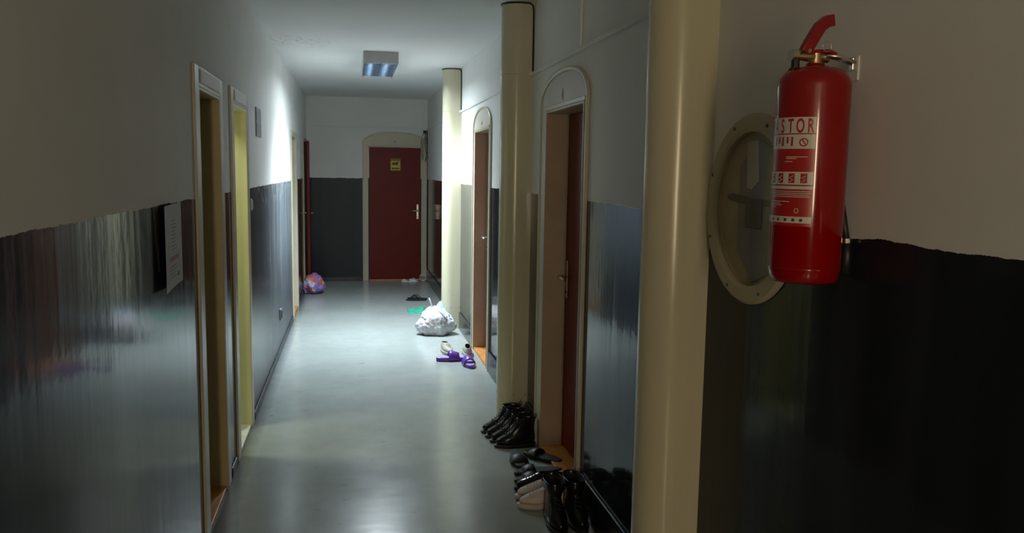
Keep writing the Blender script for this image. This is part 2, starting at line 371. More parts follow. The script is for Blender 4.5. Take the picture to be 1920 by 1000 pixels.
# ------------------------------------------------------------------ columns
def column(cy, idx, label):
    cx, r = 1.025, 0.1
    pts = [(XR, cy - r)] + [(cx - r * math.sin(t), cy - r * math.cos(t)) for t in [PI * k / 24 for k in range(25)]] + [(XR, cy + r)]
    root = empty('column', (cx, cy, 0)); tag(root, label, 'column', 'cream columns along the right wall')
    root['kind'] = 'structure'
    root.name = 'trim_%d' % idx
    def lp(P, dx=0): return [(x - cx, y - cy) for x, y in P]
    bm = bmesh.new(); prism(bm, lp(pts), 0, ZC, 'z'); s = obj('shaft', bm, M['cream'], root, smooth=True)
    e = s.modifiers.new('e', 'EDGE_SPLIT'); e.split_angle = math.radians(35)
    bm = bmesh.new()
    pr = [(cx - (r + 0.002) * math.sin(t), cy - (r + 0.002) * math.cos(t)) for t in [PI * k / 16 for k in range(0, 17)]]
    tube(bm, [(x - cx, y - cy, 2.265 - 0.03 * k * 0) for k, (x, y) in enumerate(pr)], 0.0018, 6)
    obj('joint_band', bm, M['cream'], root, smooth=True)
    bm = bmesh.new()
    P = [(x, y, ZC - 0.006) for x, y in pr[::-1]] + [(XR - 0.03, cy - r - 0.004, ZC - 0.008), (XR - 0.012, cy - r - 0.006, ZC - 0.02), (XR - 0.006, cy - r - 0.006, ZC - 0.05), (XR - 0.005, cy - r - 0.006, ZT + 0.01)]
    tube(bm, [(x - cx, y - cy, z) for x, y, z in P], 0.0055, 6); obj('sealing_cord', bm, M['black_line'], root, smooth=True)
    bm = bmesh.new(); box(bm, XR - cx - 0.03, XR - cx - 0.001, -r - 0.016, -r - 0.0005, ZT - 0.013, ZT + 0.013); obj('clip', bm, M['white_plastic'], root, bevel=0.003)
    return root
column(2.505, 2, 'cream round-fronted column nearest the fire extinguisher')
column(5.15, 3, 'cream column with black boots at its foot')
column(8.54, 4, 'brightly lit cream column behind the white rubbish bag')

# ------------------------------------------------------------------ doors
def arch_path(hw, zs, rise, cr=0.05, n=26):
    """outline from left base over a flat elliptical arch to right base, in (u, z)"""
    P = [(-hw, 0)]
    for k in range(n + 1):
        t = PI - PI * k / n; c, q = math.cos(t), math.sin(t)
        P.append((hw * abs(c) ** 0.92 * (1 if c > 0 else -1), zs + rise * abs(q) ** 0.92))
    return P + [(hw, 0)]
def arched_door(idx, side, c, uo, hw_o, ow, oz, label, leaf_mat, lining_mat, handle_side, number, depth=0.125, panel_mat=None):
    """side 'R' = in right wall facing -X; 'F' = in far wall facing -Y. u runs +Y (R) or +X (F); local d = distance out of the wall into the corridor"""
    root = empty('door_%d' % idx, (XR, c, 0) if side == 'R' else (c, YF, 0)); tag(root, label, 'door', kind='structure')
    def T(bm):   # local (u, d, z) -> object space
        for v in bm.verts:
            u, d, z = v.co
            v.co = (-d, u, z) if side == 'R' else (u, -d, z)
        return bm
    # moulding
    outp = arch_path(hw_o, 2.035, 0.175); inp = arch_path(hw_o - 0.02, 2.035, 0.155)
    bm = bmesh.new(); prism(bm, outp + inp[::-1], 0.0, 0.018, 'y'); obj('frame', T(bm), M['frame'], root, bevel=0.005)
    o2 = ow / 2
    pan = inp + [(uo + o2, 0), (uo + o2, oz), (uo - o2, oz), (uo - o2, 0)]
    bm = bmesh.new(); prism(bm, pan, 0.0, 0.008, 'y'); obj('casing', T(bm), panel_mat or M['panel'], root)
    bm = boxes((uo - o2 - 0.02, uo + o2 + 0.02, 0.008, 0.014, oz, oz + 0.022)); obj('transom_strip', T(bm), M['frame'], root, bevel=0.004)
    # lining and leaf inside the recess
    e = 0.0
    bm = boxes((uo - o2 - e, uo - o2 + 0.014, -depth, 0.012, 0.0, oz), (uo + o2 - 0.014, uo + o2 + e, -depth, 0.012, 0.0, oz), (uo - o2 + 0.014, uo + o2 - 0.014, -depth, 0.012, oz - 0.014, oz))
    obj('lining', T(bm), lining_mat, root, bevel=0.002)
    bm = boxes((uo - o2 + 0.016, uo + o2 - 0.016, -depth - 0.04, -depth, 0.028, oz - 0.016)); leaf = obj('leaf', T(bm), leaf_mat, root, bevel=0.003)
    bm = boxes((uo - o2 + 0.014, uo + o2 - 0.014, -depth - 0.04, 0.004, 0.0, 0.022)); obj('threshold', T(bm), M['sill'], root, bevel=0.003)
    hu = uo + handle_side * (o2 - 0.06)
    bm = boxes((hu - 0.016, hu + 0.016, -depth, -depth + 0.006, 0.93, 1.15))
    h = obj('handle_plate', T(bm), M['chrome'], leaf, bevel=0.003); h['label'] = 'metal handle plate'
    bm = bmesh.new(); s = -handle_side
    tube(bm, [(hu, -depth + 0.006, 1.055), (hu, -depth + 0.045, 1.055), (hu + s * 0.02, -depth + 0.052, 1.055), (hu + s * 0.11, -depth + 0.05, 1.052)], [0.009, 0.009, 0.009, 0.007], 10)
    obj('handle', T(bm), M['chrome'], leaf, smooth=True)
    bm = bmesh.new(); tube(bm, [(hu, -depth + 0.004, 0.965), (hu, -depth + 0.012, 0.965)], 0.007, 10); obj('keyhole', T(bm), M['black_ink'], leaf)
    if number == '4':
        bm = text_mesh('4', 0.085, bold=0.02)
        for v in bm.verts: v.co = (-v.co.x if side == 'R' else v.co.x, 0.0095, v.co.y + 2.045)
        obj('door_number', T(bm), M['number'], root)
    else:
        bm = bmesh.new(); tube(bm, [(0, 0.008, 2.07), (0, 0.012, 2.07)], 0.014, 14); obj('number_disc', T(bm), M['number'], root)
    return root, leaf
arched_door(1, 'R', 4.28, -0.035, 0.495, 0.79, 2.01, 'arched red door beside the shoe pile, marked 4', M['red_door'], M['lining'], 1, '4')
arched_door(2, 'R', 7.035, 0.005, 0.485, 0.78, 2.02, 'arched red door behind the purple sandals', M['red_door'], M['lining'], 1, 'dot', depth=0.11)
fd, fleaf = arched_door(3, 'F', 0.628, 0.0, 0.475, 0.785, 2.0, 'arched red door in the far wall with yellow sticker', M['red_door'], M['frame'], 1, 'dot', depth=0.0, panel_mat=M['frame'])
# far door leaf is flush with the wall: bring leaf in front of wall face
for ch in list(fd.children):
    if ch.name.startswith('leaf'): ch.location = (0, -0.0445, 0)
    if ch.name.startswith('lining'): bpy.data.objects.remove(ch)
for ch in list(fd.children):
    if ch.name.startswith('threshold'): ch.scale = (1, -1, 1); ch.location = (0, 0.0, 0)
root = empty('warning_sticker', (0.635, YF - 0.0448, 1.735))
tag(root, 'small yellow sticker with black animal figure on the far red door', 'sticker')
obj('sheet', boxes((-0.072, 0.072, -0.001, 0, -0.085, 0.088)), M['yellow'], root)
bm = bmesh.new(); prism(bm, [(-0.055, 0.0), (-0.04, 0.028), (0.01, 0.026), (0.03, 0.045), (0.05, 0.04), (0.034, 0.022), (0.03, 0.0), (0.018, -0.018), (0.01, 0.0), (-0.02, 0.0), (-0.03, -0.016), (-0.038, 0.0)], -0.0016, -0.001, 'y')
obj('figure', bm, M['black_ink'], root)
obj('top_band', boxes((-0.07, 0.07, -0.0016, -0.001, 0.055, 0.086)), simple('olive band', (0.16, 0.12, 0.015), 0.5), root)
bm = boxes((-0.055, -0.03, -0.0016, -0.001, -0.07, -0.045), (-0.024, 0.0, -0.0016, -0.001, -0.07, -0.045), (0.006, 0.028, -0.0016, -0.001, -0.07, -0.045), (0.034, 0.055, -0.0016, -0.001, -0.07, -0.045))
obj('lettering', bm, M['black_ink'], root)

def left_door(idx, a, b, zt, label, lining, sill, leaf_mat=None, leaf_x=-0.22, out=0.1, header=0.09, frame_mat=None, leaf=True):
    root = empty('door_%d' % idx, (XL, (a + b) / 2, 0)); tag(root, label, 'door', kind='structure')
    c = (a + b) / 2
    f = frame_mat or M['frame']
    def L(bm):
        for v in bm.verts: v.co.y -= c
        return bm
    bm = boxes((0, 0.013, a - out, a - 0.004, 0, zt + header), (0, 0.013, b + 0.004, b + out, 0, zt + header), (0, 0.013, a - 0.004, b + 0.004, zt, zt + header))
    obj('frame', L(bm), f, root, bevel=0.005)
    bm = boxes((0.013, 0.018, a + 0.02, b - 0.02, zt + 0.018, zt + header - 0.012)); obj('header_panel', L(bm), M['panel'], root, bevel=0.003)
    bm = boxes((-0.24, 0.012, a - 0.004, a + 0.012, 0, zt), (-0.24, 0.012, b - 0.012, b + 0.004, 0, zt), (-0.24, 0.012, a + 0.012, b - 0.012, zt - 0.012, zt + 0.001))
    obj('lining', L(bm), lining, root, bevel=0.002)
    bm = boxes((-0.245, 0.004, a + 0.012, b - 0.012, 0.0, 0.022)); obj('threshold', L(bm), sill, root, bevel=0.003)
    if leaf:
        bm = boxes((leaf_x - 0.035, leaf_x, a + 0.014, b - 0.014, 0.03, zt - 0.014)); lf = obj('leaf', L(bm), leaf_mat, root, bevel=0.003)
        bm = bmesh.new(); tube(bm, [(leaf_x, a + 0.08 - c, 1.05), (leaf_x + 0.045, a + 0.08 - c, 1.05), (leaf_x + 0.05, a + 0.19 - c, 1.05)], 0.008, 8); obj('handle', bm, M['chrome'], lf, smooth=True)
    return root
left_door(4, 3.72, 4.27, 2.0, 'nearest left doorway with yellowed dark lining', M['olive'], M['sill'], M['brown_door'])
left_door(5, 4.76, 5.31, 2.01, 'second left doorway lit yellow from inside', M['yellow_lining'], M['sill_pale'], leaf=False)
left_door(6, 9.24, 9.96, 2.02, 'third left doorway with bright cream jamb', M['frame'], M['sill'], M['brown_door'], header=0.05)
d7 = left_door(7, 11.48, 12.18, 2.04, 'last left doorway with red door ajar', M['frame'], M['sill'], leaf=False, header=0.04)
lf_root = d7
bm = boxes((-0.02, 0.02, -0.70, 0.0, 0.02, 2.03)); lf = obj('leaf', bm, M['red_door'], d7, bevel=0.003); lf.location = (0.0, 0.33, 0.0); lf.rotation_euler = (0, 0, math.radians(4.0))
lf.location.x = -0.005 + 0.02
for s in (1, -1):
    bm = bmesh.new(); tube(bm, [(s * 0.02, -0.64, 1.05), (s * 0.06, -0.64, 1.05), (s * 0.065, -0.53, 1.05)], 0.008, 8); obj('handle', bm, M['chrome'], lf, smooth=True)

# ------------------------------------------------------------------ ceiling lamp with louvre
L0 = empty('ceiling_lamp', (0.26, 8.075, ZC)); tag(L0, 'louvred box lamp on the corridor ceiling', 'ceiling lamp')
hx, hy, zb = 0.155, 0.60, -0.10
bm = boxes((-hx, hx, -hy, -hy + 0.006, zb, 0), (-hx, hx, hy - 0.006, hy, zb, 0), (-hx, -hx + 0.006, -hy + 0.006, hy - 0.006, zb, 0), (hx - 0.006, hx, -hy + 0.006, hy - 0.006, zb, 0), (-hx + 0.006, hx - 0.006, -hy + 0.006, hy - 0.006, -0.012, 0))
obj('housing', bm, M['lamp_metal'], L0, bevel=0.002)
lv = obj('louvre', boxes((-0.004, 0.004, -hy + 0.01, hy - 0.01, zb + 0.002, zb + 0.05), (-hx + 0.007, -hx + 0.012, -hy + 0.01, hy - 0.01, zb - 0.001, zb + 0.05), (hx - 0.012, hx - 0.007, -hy + 0.01, hy - 0.01, zb - 0.001, zb + 0.05)), M['mirror'], L0)
for k in range(11):
    y = -hy + 0.1 * (k + 1)
    for x0, x1 in ((-hx + 0.012, -0.004), (0.004, hx - 0.012)):
        bm = boxes((x0, x1, y - 0.0015, y + 0.0015, zb + 0.004, zb + 0.05)); obj('louvre_blade', bm, M['mirror'], lv)
for x in (-0.075, 0.075):
    bm = bmesh.new(); tube(bm, [(x, -0.56, -0.028), (x, 0.56, -0.028)], 0.009, 10); obj('tube', bm, M['tube'], L0, smooth=True)
# added glowing pane behind the camera and lamp in the side room
E0 = empty('added_light_pane', (-0.15, YB, 1.6)); tag(E0, 'tall warm light pane added behind the camera', 'light pane', kind='structure')
obj('frame', boxes((-0.21, -0.15, 0, 0.05, -0.76, 0.76), (0.15, 0.21, 0, 0.05, -0.76, 0.76), (-0.15, 0.15, 0, 0.05, -0.76, -0.7), (-0.15, 0.15, 0, 0.05, 0.7, 0.76)), M['frame'], E0)
obj('pane', boxes((-0.15, 0.15, 0.005, 0.015, -0.7, 0.7)), M['added_glow'], E0)
W0 = empty('washroom_lamp', (-1.35, 5.0, 2.55)); tag(W0, 'flat ceiling lamp inside the lit side room', 'ceiling lamp')
obj('housing', boxes((-0.18, 0.18, -0.18, 0.18, -0.1, -0.004)), M['lamp_metal'], W0, bevel=0.006)

# ------------------------------------------------------------------ porthole
P0 = empty('round_window', (XR, PY, PZ)); tag(P0, 'round window with cream screwed frame behind the fire extinguisher', 'round window')
bm = bmesh.new(); RO = 0.27; prof = [(PR - 0.004, 0.0), (PR - 0.004, 0.012), (PR + 0.006, 0.016), (RO - 0.008, 0.016), (RO, 0.008), (RO, 0.0)]
n = 64; rings = []
for r, d in prof: rings.append([bm.verts.new((-d, r * math.cos(2 * PI * k / n), r * math.sin(2 * PI * k / n))) for k in range(n)])
for i in range(len(rings)):
    A, B = rings[i], rings[(i + 1) % len(rings)]
    for k in range(n): bm.faces.new((A[k], A[(k + 1) % n], B[(k + 1) % n], B[k]))
fr = obj('frame', bm, simple('tan window frame paint', (0.46, 0.41, 0.28), 0.5, var=0.06), P0)
for k in range(8):
    t = 2 * PI * (k + 0.5) / 8; bm = bmesh.new(); y, z = 0.248 * math.cos(t), 0.248 * math.sin(t)
    tube(bm, [(-0.0155, y, z), (-0.0185, y, z)], 0.005, 8); obj('screw', bm, M['pipe_dark'], fr)
bm = bmesh.new(); vs = [bm.verts.new((0.004, (PR - 0.002) * math.cos(2 * PI * k / n), (PR - 0.002) * math.sin(2 * PI * k / n))) for k in range(n)]
v2 = [bm.verts.new((0.008, v.co.y, v.co.z)) for v in vs]; bm.faces.new(vs); bm.faces.new(v2[::-1])
for k in range(n): bm.faces.new((vs[k], v2[k], v2[(k + 1) % n], vs[(k + 1) % n]))
obj('glass', bm, M['pane'], P0)
bm = bmesh.new(); D = 0.014; a = [[bm.verts.new((x, PR * math.cos(2 * PI * k / n), PR * math.sin(2 * PI * k / n))) for k in range(n)] for x in (0.0, D)]
for k in range(n): bm.faces.new((a[0][k], a[0][(k + 1) % n], a[1][(k + 1) % n], a[1][k]))
bm.faces.new(a[1]); obj('niche', bm, M['niche_tan'], P0)
bm = bmesh.new(); prism(bm, [(0.17, -0.12), (-0.0, -0.21), (-0.15, -0.15), (-0.2, 0.0), (-0.15, 0.15), (0.0, 0.2), (0.17, 0.12)], 0.009, 0.012, 'x')
for v in bm.verts: v.co.y = min(v.co.y, 0.10)
obj('back_panel', bm, M['niche_back'], P0)
bm = bmesh.new(); tube(bm, [(0.022, 0.17, 0.03), (0.022, 0.14, 0.03), (0.022, 0.02, 0.02), (0.022, -0.19, 0.02)], [0.006, 0.012, 0.011, 0.009], 12); obj('pipe', bm, M['pipe_dark'], P0, smooth=True)
bm = boxes((0.012, 0.022, -0.05, 0.05, -0.055, 0.03)); obj('valve', bm, M['pipe_dark'], P0, bevel=0.01)
bm = bmesh.new(); prism(bm, [(0.055, 0.19), (-0.005, 0.195), (-0.02, 0.08), (0.0, 0.07), (0.02, 0.055), (0.05, 0.06)], 0.018, 0.0215, 'x'); obj('paper_tag', bm, simple('pale paper', (0.66, 0.64, 0.56), 0.6, var=0.05), P0)

for ch in P0.children:
    if ch.name.split('.')[0] in ('pipe', 'valve', 'paper_tag'): ch.scale.x = 0.4
    if ch.name.startswith('glass'): ch.location.x = -0.008
# ------------------------------------------------------------------ fire extinguisher
EX, EY, EZ, ER = 1.014, 1.69, 1.425, 0.0795
X0 = empty('fire_extinguisher', (EX, EY, EZ)); tag(X0, 'red fire extinguisher hanging on the right wall in front of the round window', 'fire extinguisher')
bm = bmesh.new()
H = 0.487
prof = [(0.030, 0.014), (0.055, 0.008), (0.066, 0.004), (0.070, 0.0), (0.074, 0.004), (0.077, 0.018), (ER, 0.032), (ER, H - 0.052)]
for k in range(1, 11):
    t = PI / 2 * k / 11; prof.append((0.022 + (ER - 0.022) * math.cos(t) ** 0.8, H - 0.052 + 0.044 * math.sin(t)))
prof += [(0.022, H - 0.008), (0.019, H)]
lathe(bm, prof, 72); obj('body', bm, M['red_gloss'], X0, smooth=True)
bm = bmesh.new(); lathe(bm, [(ER + 0.0006, 0.030), (ER + 0.0012, 0.032), (ER + 0.0006, 0.034)], 72, cap=False); obj('weld_ring', bm, M['red_gloss'], X0, smooth=True)
tc = Vector((-EX, -EY, 0)).normalized(); rt = Vector((0.98, -0.19, 0)); rt = (rt - tc * rt.dot(tc)).normalized()
def onbody(s, z, lift=0.0004):
    """s = arc angle (deg) to the screen right of the line to the viewer's side, z above the base"""
    t = math.radians(s); d = tc * math.cos(t) + rt * math.sin(t); return d * (ER + lift) + Vector((0, 0, z))
def patch(name, s0, s1, z0, z1, mat, parent, lift=0.0005):
    bm = bmesh.new(); k = max(2, int(abs(s1 - s0) / 3)); rows = []
    for i in range(k + 1):
        s = s0 + (s1 - s0) * i / k; rows.append((bm.verts.new(onbody(s, z0, lift)), bm.verts.new(onbody(s, z1, lift))))
    for A, B in zip(rows, rows[1:]): bm.faces.new((A[0], B[0], B[1], A[1]))
    return obj(name, bm, mat, parent, recalc=False)
LZ = lambda z: z - EZ
lab = patch('label', -165, 8, LZ(1.553), LZ(1.791), M['label_red'], X0, 0.0004)
lab['label'] = 'printed red and white label'
def wrap(txt, s_mid, z, size, mat, sx=1.0, name='lettering', lift=0.0014):
    bm = text_mesh(txt, size, bold=0.022); bmesh.ops.subdivide_edges(bm, edges=[e for e in bm.edges if e.calc_length() > 0.006], cuts=2)
    for v in bm.verts:
        v.co = onbody(s_mid + math.degrees(v.co.x * sx / ER), z + v.co.y, lift)
    return obj(name, bm, mat, lab, recalc=False)
patch('white_band', -165, 7, LZ(1.7555), LZ(1.790), M['label_white'], lab, 0.0009)
patch('white_band', -165, 7, LZ(1.722), LZ(1.753), M['label_white'], lab, 0.0009)
patch('white_band', -165, 7, LZ(1.644), LZ(1.672), M['label_white'], lab, 0.0009)
patch('white_band', -165, 7, LZ(1.634), LZ(1.641), M['label_white'], lab, 0.0009)
patch('white_band', -165, 7, LZ(1.560), LZ(1.574), M['label_white'], lab, 0.0009)
for i, ch in enumerate('PASTOR'):
    wrap(ch, -1 - (5 - i) * 15.5, LZ(1.7575), 0.042, M['label_red'], 0.52)
# small extinguishing symbols and fine print
for i, ch in enumerate('EAV'):
    pass
for s in (-7, -26, -46, -66, -88):
    patch('pictogram', s - 5, s + 5, LZ(1.6475), LZ(1.6685), M['label_red'], lab, 0.0013)
    bm = bmesh.new(); P = [onbody(s - 3 + 6 * (k % 2), LZ(1.650 + 0.0045 * k), 0.0022) for k in range(4)]; tube(bm, P, 0.0011, 5); obj('pictogram_figure', bm, M['label_white'], lab)
bm = bmesh.new(); tube(bm, [onbody(-10 + 6 * math.cos(t), LZ(1.736) + 0.008 * math.sin(t), 0.0014) for t in [2 * PI * k / 14 for k in range(14)]], 0.0013, 5, closed=True); tube(bm, [onbody(-13, LZ(1.743), 0.0014), onbody(-6, LZ(1.729), 0.0014)], 0.0012, 5); obj('emblem', bm, M['label_red'], lab)
for k, s in enumerate((-28, -36, -45, -53, -62)):
    patch('print_mark', s - 2, s + 1.2, LZ(1.728 + 0.006 * (k % 2)), LZ(1.748), M['label_red'], lab, 0.0013)
for z, a, b in ((1.7035, -38, -3), (1.700, -38, -20), (1.6935, -40, -26), (1.6285, -95, 4), (1.6245, -95, 4), (1.6205, -95, 2), (1.6165, -95, 3), (1.606, -70, -28), (1.602, -70, -45), (1.598, -70, -42), (1.593, -70, -55)):
    patch('fine_print', a, b, LZ(z), LZ(z + 0.0016), M['label_white'], lab, 0.0009)
for s in (-8, -20, -33, -47, -60): patch('print_mark', s - 2.5, s + 2, LZ(1.5635), LZ(1.570), M['label_dark'], lab, 0.0013)
bm = bmesh.new(); tube(bm, [onbody(-16 + 3 * math.cos(t), LZ(1.587) + 0.005 * math.sin(t), 0.0012) for t in [2 * PI * k / 12 for k in range(12)]], 0.0008, 5, closed=True); obj('emblem', bm, M['label_white'], lab)
# valve group; local +u = along the wall-ward screen right
u = Vector((0.96, 0.05, 0)).normalized(); pv = Vector((-u.y, u.x, 0))
def V(a, z, b=0.0): return u * a + pv * b + Vector((0, 0, z))
zv = H
bm = bmesh.new(); lathe(bm, [(0.014, zv - 0.012), (0.019, zv - 0.01), (0.019, zv + 0.001), (0.013, zv + 0.003), (0.013, zv + 0.022)], 20)
tube(bm, [V(-0.05, zv + 0.014), V(-0.02, zv + 0.014), V(0.03, zv + 0.014)], [0.007, 0.011, 0.011], 14)
valve = obj('valve', bm, M['brass'], X0, smooth=False)
bm = bmesh.new(); tube(bm, [V(-0.063, zv + 0.016), V(-0.048, zv + 0.016)], 0.013, 20); g = obj('gauge', bm, M['chrome'], valve)
bm = bmesh.new(); tube(bm, [V(-0.050, zv + 0.006), V(-0.050, zv - 0.012)], 0.009, 14); obj('hose_outlet', bm, M['black_rubber'], valve)
def strap_path(pts, wid, th):
    bm = bmesh.new(); P = [V(a, z) for a, z in pts]; rows = []
    for i, p in enumerate(P):
        d = (P[min(i + 1, len(P) - 1)] - P[max(i - 1, 0)]).normalized(); nrm = d.cross(pv).normalized()
        ww = wid[i] if hasattr(wid, '__len__') else wid
        rows.append([bm.verts.new(p + pv * s * ww / 2 + nrm * q * th / 2) for s, q in ((1, 1), (1, -1), (-1, -1), (-1, 1))])
    for A, B in zip(rows, rows[1:]):
        for k in range(4): bm.faces.new((A[k], A[(k + 1) % 4], B[(k + 1) % 4], B[k]))
    bm.faces.new(rows[0]); bm.faces.new(rows[-1][::-1]); return bm
bm = strap_path([(-0.028, zv + 0.022), (-0.022, zv + 0.034), (-0.008, zv + 0.058), (0.006, zv + 0.080), (0.022, zv + 0.093), (0.038, zv + 0.096)], [0.018, 0.02, 0.02, 0.02, 0.02, 0.02], 0.026)
obj('squeeze_lever', bm, M['red_lever'], valve, bevel=0.003)
bm = strap_path([(-0.026, zv + 0.022), (0.0, zv + 0.026), (0.03, zv + 0.028), (0.05, zv + 0.022)], [0.024, 0.024, 0.022, 0.016], 0.008)
obj('carry_handle', bm, M['red_lever'], valve, bevel=0.003)
bm = bmesh.new(); tube(bm, [V(-0.024, zv + 0.026, -0.014), V(-0.024, zv + 0.026, 0.014)], 0.004, 10); obj('pivot_pin', bm, M['chrome'], valve)
bm = bmesh.new(); tube(bm, [V(0.018 + 0.011 * math.cos(t), zv + 0.036 + 0.011 * math.sin(t), -0.014) for t in [2 * PI * k / 16 for k in range(16)]], 0.0009, 6, closed=True); obj('safety_ring', bm, M['chrome'], valve, smooth=True)
# wall bracket
bm = bmesh.new(); tube(bm, [V(0.018, zv + 0.016, -0.012), V(0.05, zv + 0.014, -0.012), V(0.09, zv + 0.004, -0.008)], [0.007, 0.012, 0.012], 12, flat=0.5); br = obj('bracket_arm', bm, M['silver'], X0, smooth=True)
bm = boxes((XR - EX - 0.005, XR - EX, -0.02, 0.02, zv - 0.035, zv + 0.02)); obj('bracket_plate', bm, M['white_plastic'], X0, bevel=0.003)
bm = boxes((XR - EX - 0.014, XR - EX - 0.005, -0.012, 0.006, zv - 0.012, zv + 0.016)); obj('bracket_hook', bm, M['silver'], X0, bevel=0.002)
# hose: from the outlet round the back, down the wall side
bm = bmesh.new()
hp = [V(-0.05, zv - 0.01, 0.0), V(-0.052, zv - 0.03, 0.03), V(-0.04, zv - 0.05, 0.07), V(0.0, zv - 0.07, 0.092), V(0.04, zv - 0.1, 0.088), (0.072, 0.05, 0.30), (0.080, 0.005, 0.22), (0.082, -0.022, 0.13), (0.084, -0.032, 0.09)]
tube(bm, hp, 0.008, 10); hs = obj('hose', bm, M['black_rubber'], X0, smooth=True)
bm = bmesh.new(); tube(bm, [(0.084, -0.032, 0.098), (0.0842, -0.034, 0.088)], 0.0105, 14); cl = obj('hose_clamp', bm, M['silver'], hs); cl['label'] = 'pale metal clamp'
bm = bmesh.new(); tube(bm, [(0.0842, -0.034, 0.09), (0.084, -0.036, 0.06), (0.083, -0.036, 0.02)], [0.010, 0.011, 0.013], 12); obj('nozzle', bm, M['black_rubber'], hs, smooth=True)

# ------------------------------------------------------------------ papers and small wall items
N0 = empty('paper_notice', (XL, 3.13, 1.38)); tag(N0, 'white notice sheet with a red bar hanging on the dark left dado', 'notice')
def sheet(name, y0, y1, z0, z1, lift0, lift1, mat, parent, d=0.0, k=8):
    bm = bmesh.new(); R = []
    for i in range(k + 1):
        t = i / k; y = y0 + (y1 - y0) * t; x = lift0 * (1 - t) ** 1.6 + lift1 + d + 0.002
        R.append([bm.verts.new((x, y, z0)), bm.verts.new((x, y, z1)), bm.verts.new((x - 0.0008, y, z1)), bm.verts.new((x - 0.0008, y, z0))])
    for A, B in zip(R, R[1:]):
        for q in range(4): bm.faces.new((A[q], A[(q + 1) % 4], B[(q + 1) % 4], B[q]))
    bm.faces.new(R[0]); bm.faces.new(R[-1][::-1]); return obj(name, bm, mat, parent)
def sh(y): t = (y + 0.19) / 0.37; return 0.02 * (1 - t) ** 1.6
sheet('sheet', -0.19, 0.18, -0.155, 0.145, 0.02, 0.002, M['paper'], N0)
def mark(name, y0, y1, z0, z1, mat, sl=0.0):
    bm = bmesh.new(); x0, x1 = sh(y0) + 0.0048, sh(y1) + 0.0048
    f = [bm.verts.new((x0, y0, z0)), bm.verts.new((x1, y1, z0 + sl)), bm.verts.new((x1, y1, z1 + sl)), bm.verts.new((x0, y0, z1))]
    bm.faces.new(f); obj(name, bm, mat, N0)
mark('red_bar', -0.10, 0.11, -0.058, -0.042, M['red_ink'])
for k in range(9):
    z = 0.085 - 0.013 * k; mark('text_line', -0.05, 0.04 + 0.05 * ((k * 7) % 3) / 3, z, z + 0.0035, M['ink'])
for k in range(4):
    z = -0.078 - 0.013 * k; mark('text_line', -0.10, 0.05, z, z + 0.003, M['ink'])
mark('stamp', 0.07, 0.105, -0.125, -0.11, M['black_ink'])
bm = bmesh.new(); prism(bm, [(-0.262, 0.145), (-0.19, 0.148), (-0.188, -0.08)], 0.0, 0.003, 'x'); obj('black_triangle', bm, M['black_ink'], N0)['label'] = 'black triangular sheet at the left edge'  # thin black triangle left of the notice sheet
T0 = empty('wall_placard', (XL, 6.05, 1.975)); tag(T0, 'small grey placard on the left wall beyond the lit doorway', 'placard')
obj('plate', boxes((0, 0.008, -0.15, 0.15, -0.10, 0.10)), M['grey_notice'], T0, bevel=0.002)
obj('upper_field', boxes((0.008, 0.009, -0.13, 0.13, 0.01, 0.085)), simple('violet grey print', (0.17, 0.15, 0.20), 0.5, var=0.3, vscale=20), T0)
obj('lower_field', boxes((0.008, 0.009, -0.13, 0.13, -0.085, -0.005)), simple('green grey print', (0.15, 0.17, 0.16), 0.5, var=0.3, vscale=20), T0)
S0 = empty('light_switch', (XL, 5.52, 1.42)); tag(S0, 'beige light switch right of the lit left doorway', 'light switch')
obj('plate', boxes((0, 0.010, -0.038, 0.038, -0.038, 0.038)), simple('beige plastic', (0.42, 0.38, 0.30), 0.45), S0, bevel=0.004); obj('rocker', boxes((0.010, 0.015, -0.016, 0.016, -0.028, 0.028)), M['white_plastic'], S0, bevel=0.002)
K0 = empty('wall_socket', (XL, 7.56, 0.34)); tag(K0, 'dark socket low on the scuffed left dado', 'socket')
obj('plate', boxes((0, 0.012, -0.04, 0.04, -0.05, 0.05)), M['grey_notice'], K0, bevel=0.004); obj('cover', boxes((0.012, 0.02, -0.028, 0.028, -0.035, 0.035)), M['black_rubber'], K0, bevel=0.004)

# hanging cable coil in the far right corner
H0 = empty('hanging_cable', (1.075, YF, 2.25)); tag(H0, 'dark cable loops hanging in the far corner beside the red door', 'cable')
bm = bmesh.new(); box(bm, -0.03, 0.02, -0.04, 0.0, -0.045, -0.005); obj('junction_box', bm, M['black_rubber'], H0, bevel=0.006)
bm = bmesh.new()
tube(bm, [(-0.02 + 0.045 * math.sin(t), -0.045, -0.25 + 0.2 * math.cos(t)) for t in [2 * PI * k / 24 for k in range(24)]], 0.004, 6, closed=True)
tube(bm, [(-0.01 + 0.03 * math.sin(t), -0.055, -0.28 + 0.17 * math.cos(t)) for t in [2 * PI * k / 24 for k in range(24)]], 0.004, 6, closed=True)
tube(bm, [(0.0, -0.03, -0.03), (-0.01, -0.04, -0.2), (0.02, -0.05, -0.4), (0.0, -0.05, -0.47)], 0.005, 6); obj('loop', bm, simple('olive grey cable', (0.11, 0.11, 0.09), 0.5), H0, smooth=True)
bm = bmesh.new(); tube(bm, [(0.029, -0.012, -0.02), (0.029, -0.010, -0.7), (0.028, -0.012, -2.1)], 0.006, 6); obj('riser', bm, M['black_line'], H0, smooth=True)
bm = bmesh.new(); tube(bm, [(-0.02, -0.05, -0.40), (-0.018, -0.052, -0.47)], 0.011, 10); obj('plug', bm, M['white_plastic'], H0)
C0 = empty('cable_coil', (1.04, 12.17, 0.0)); tag(C0, 'small pale cable coil on the floor in the far right corner', 'cable coil')
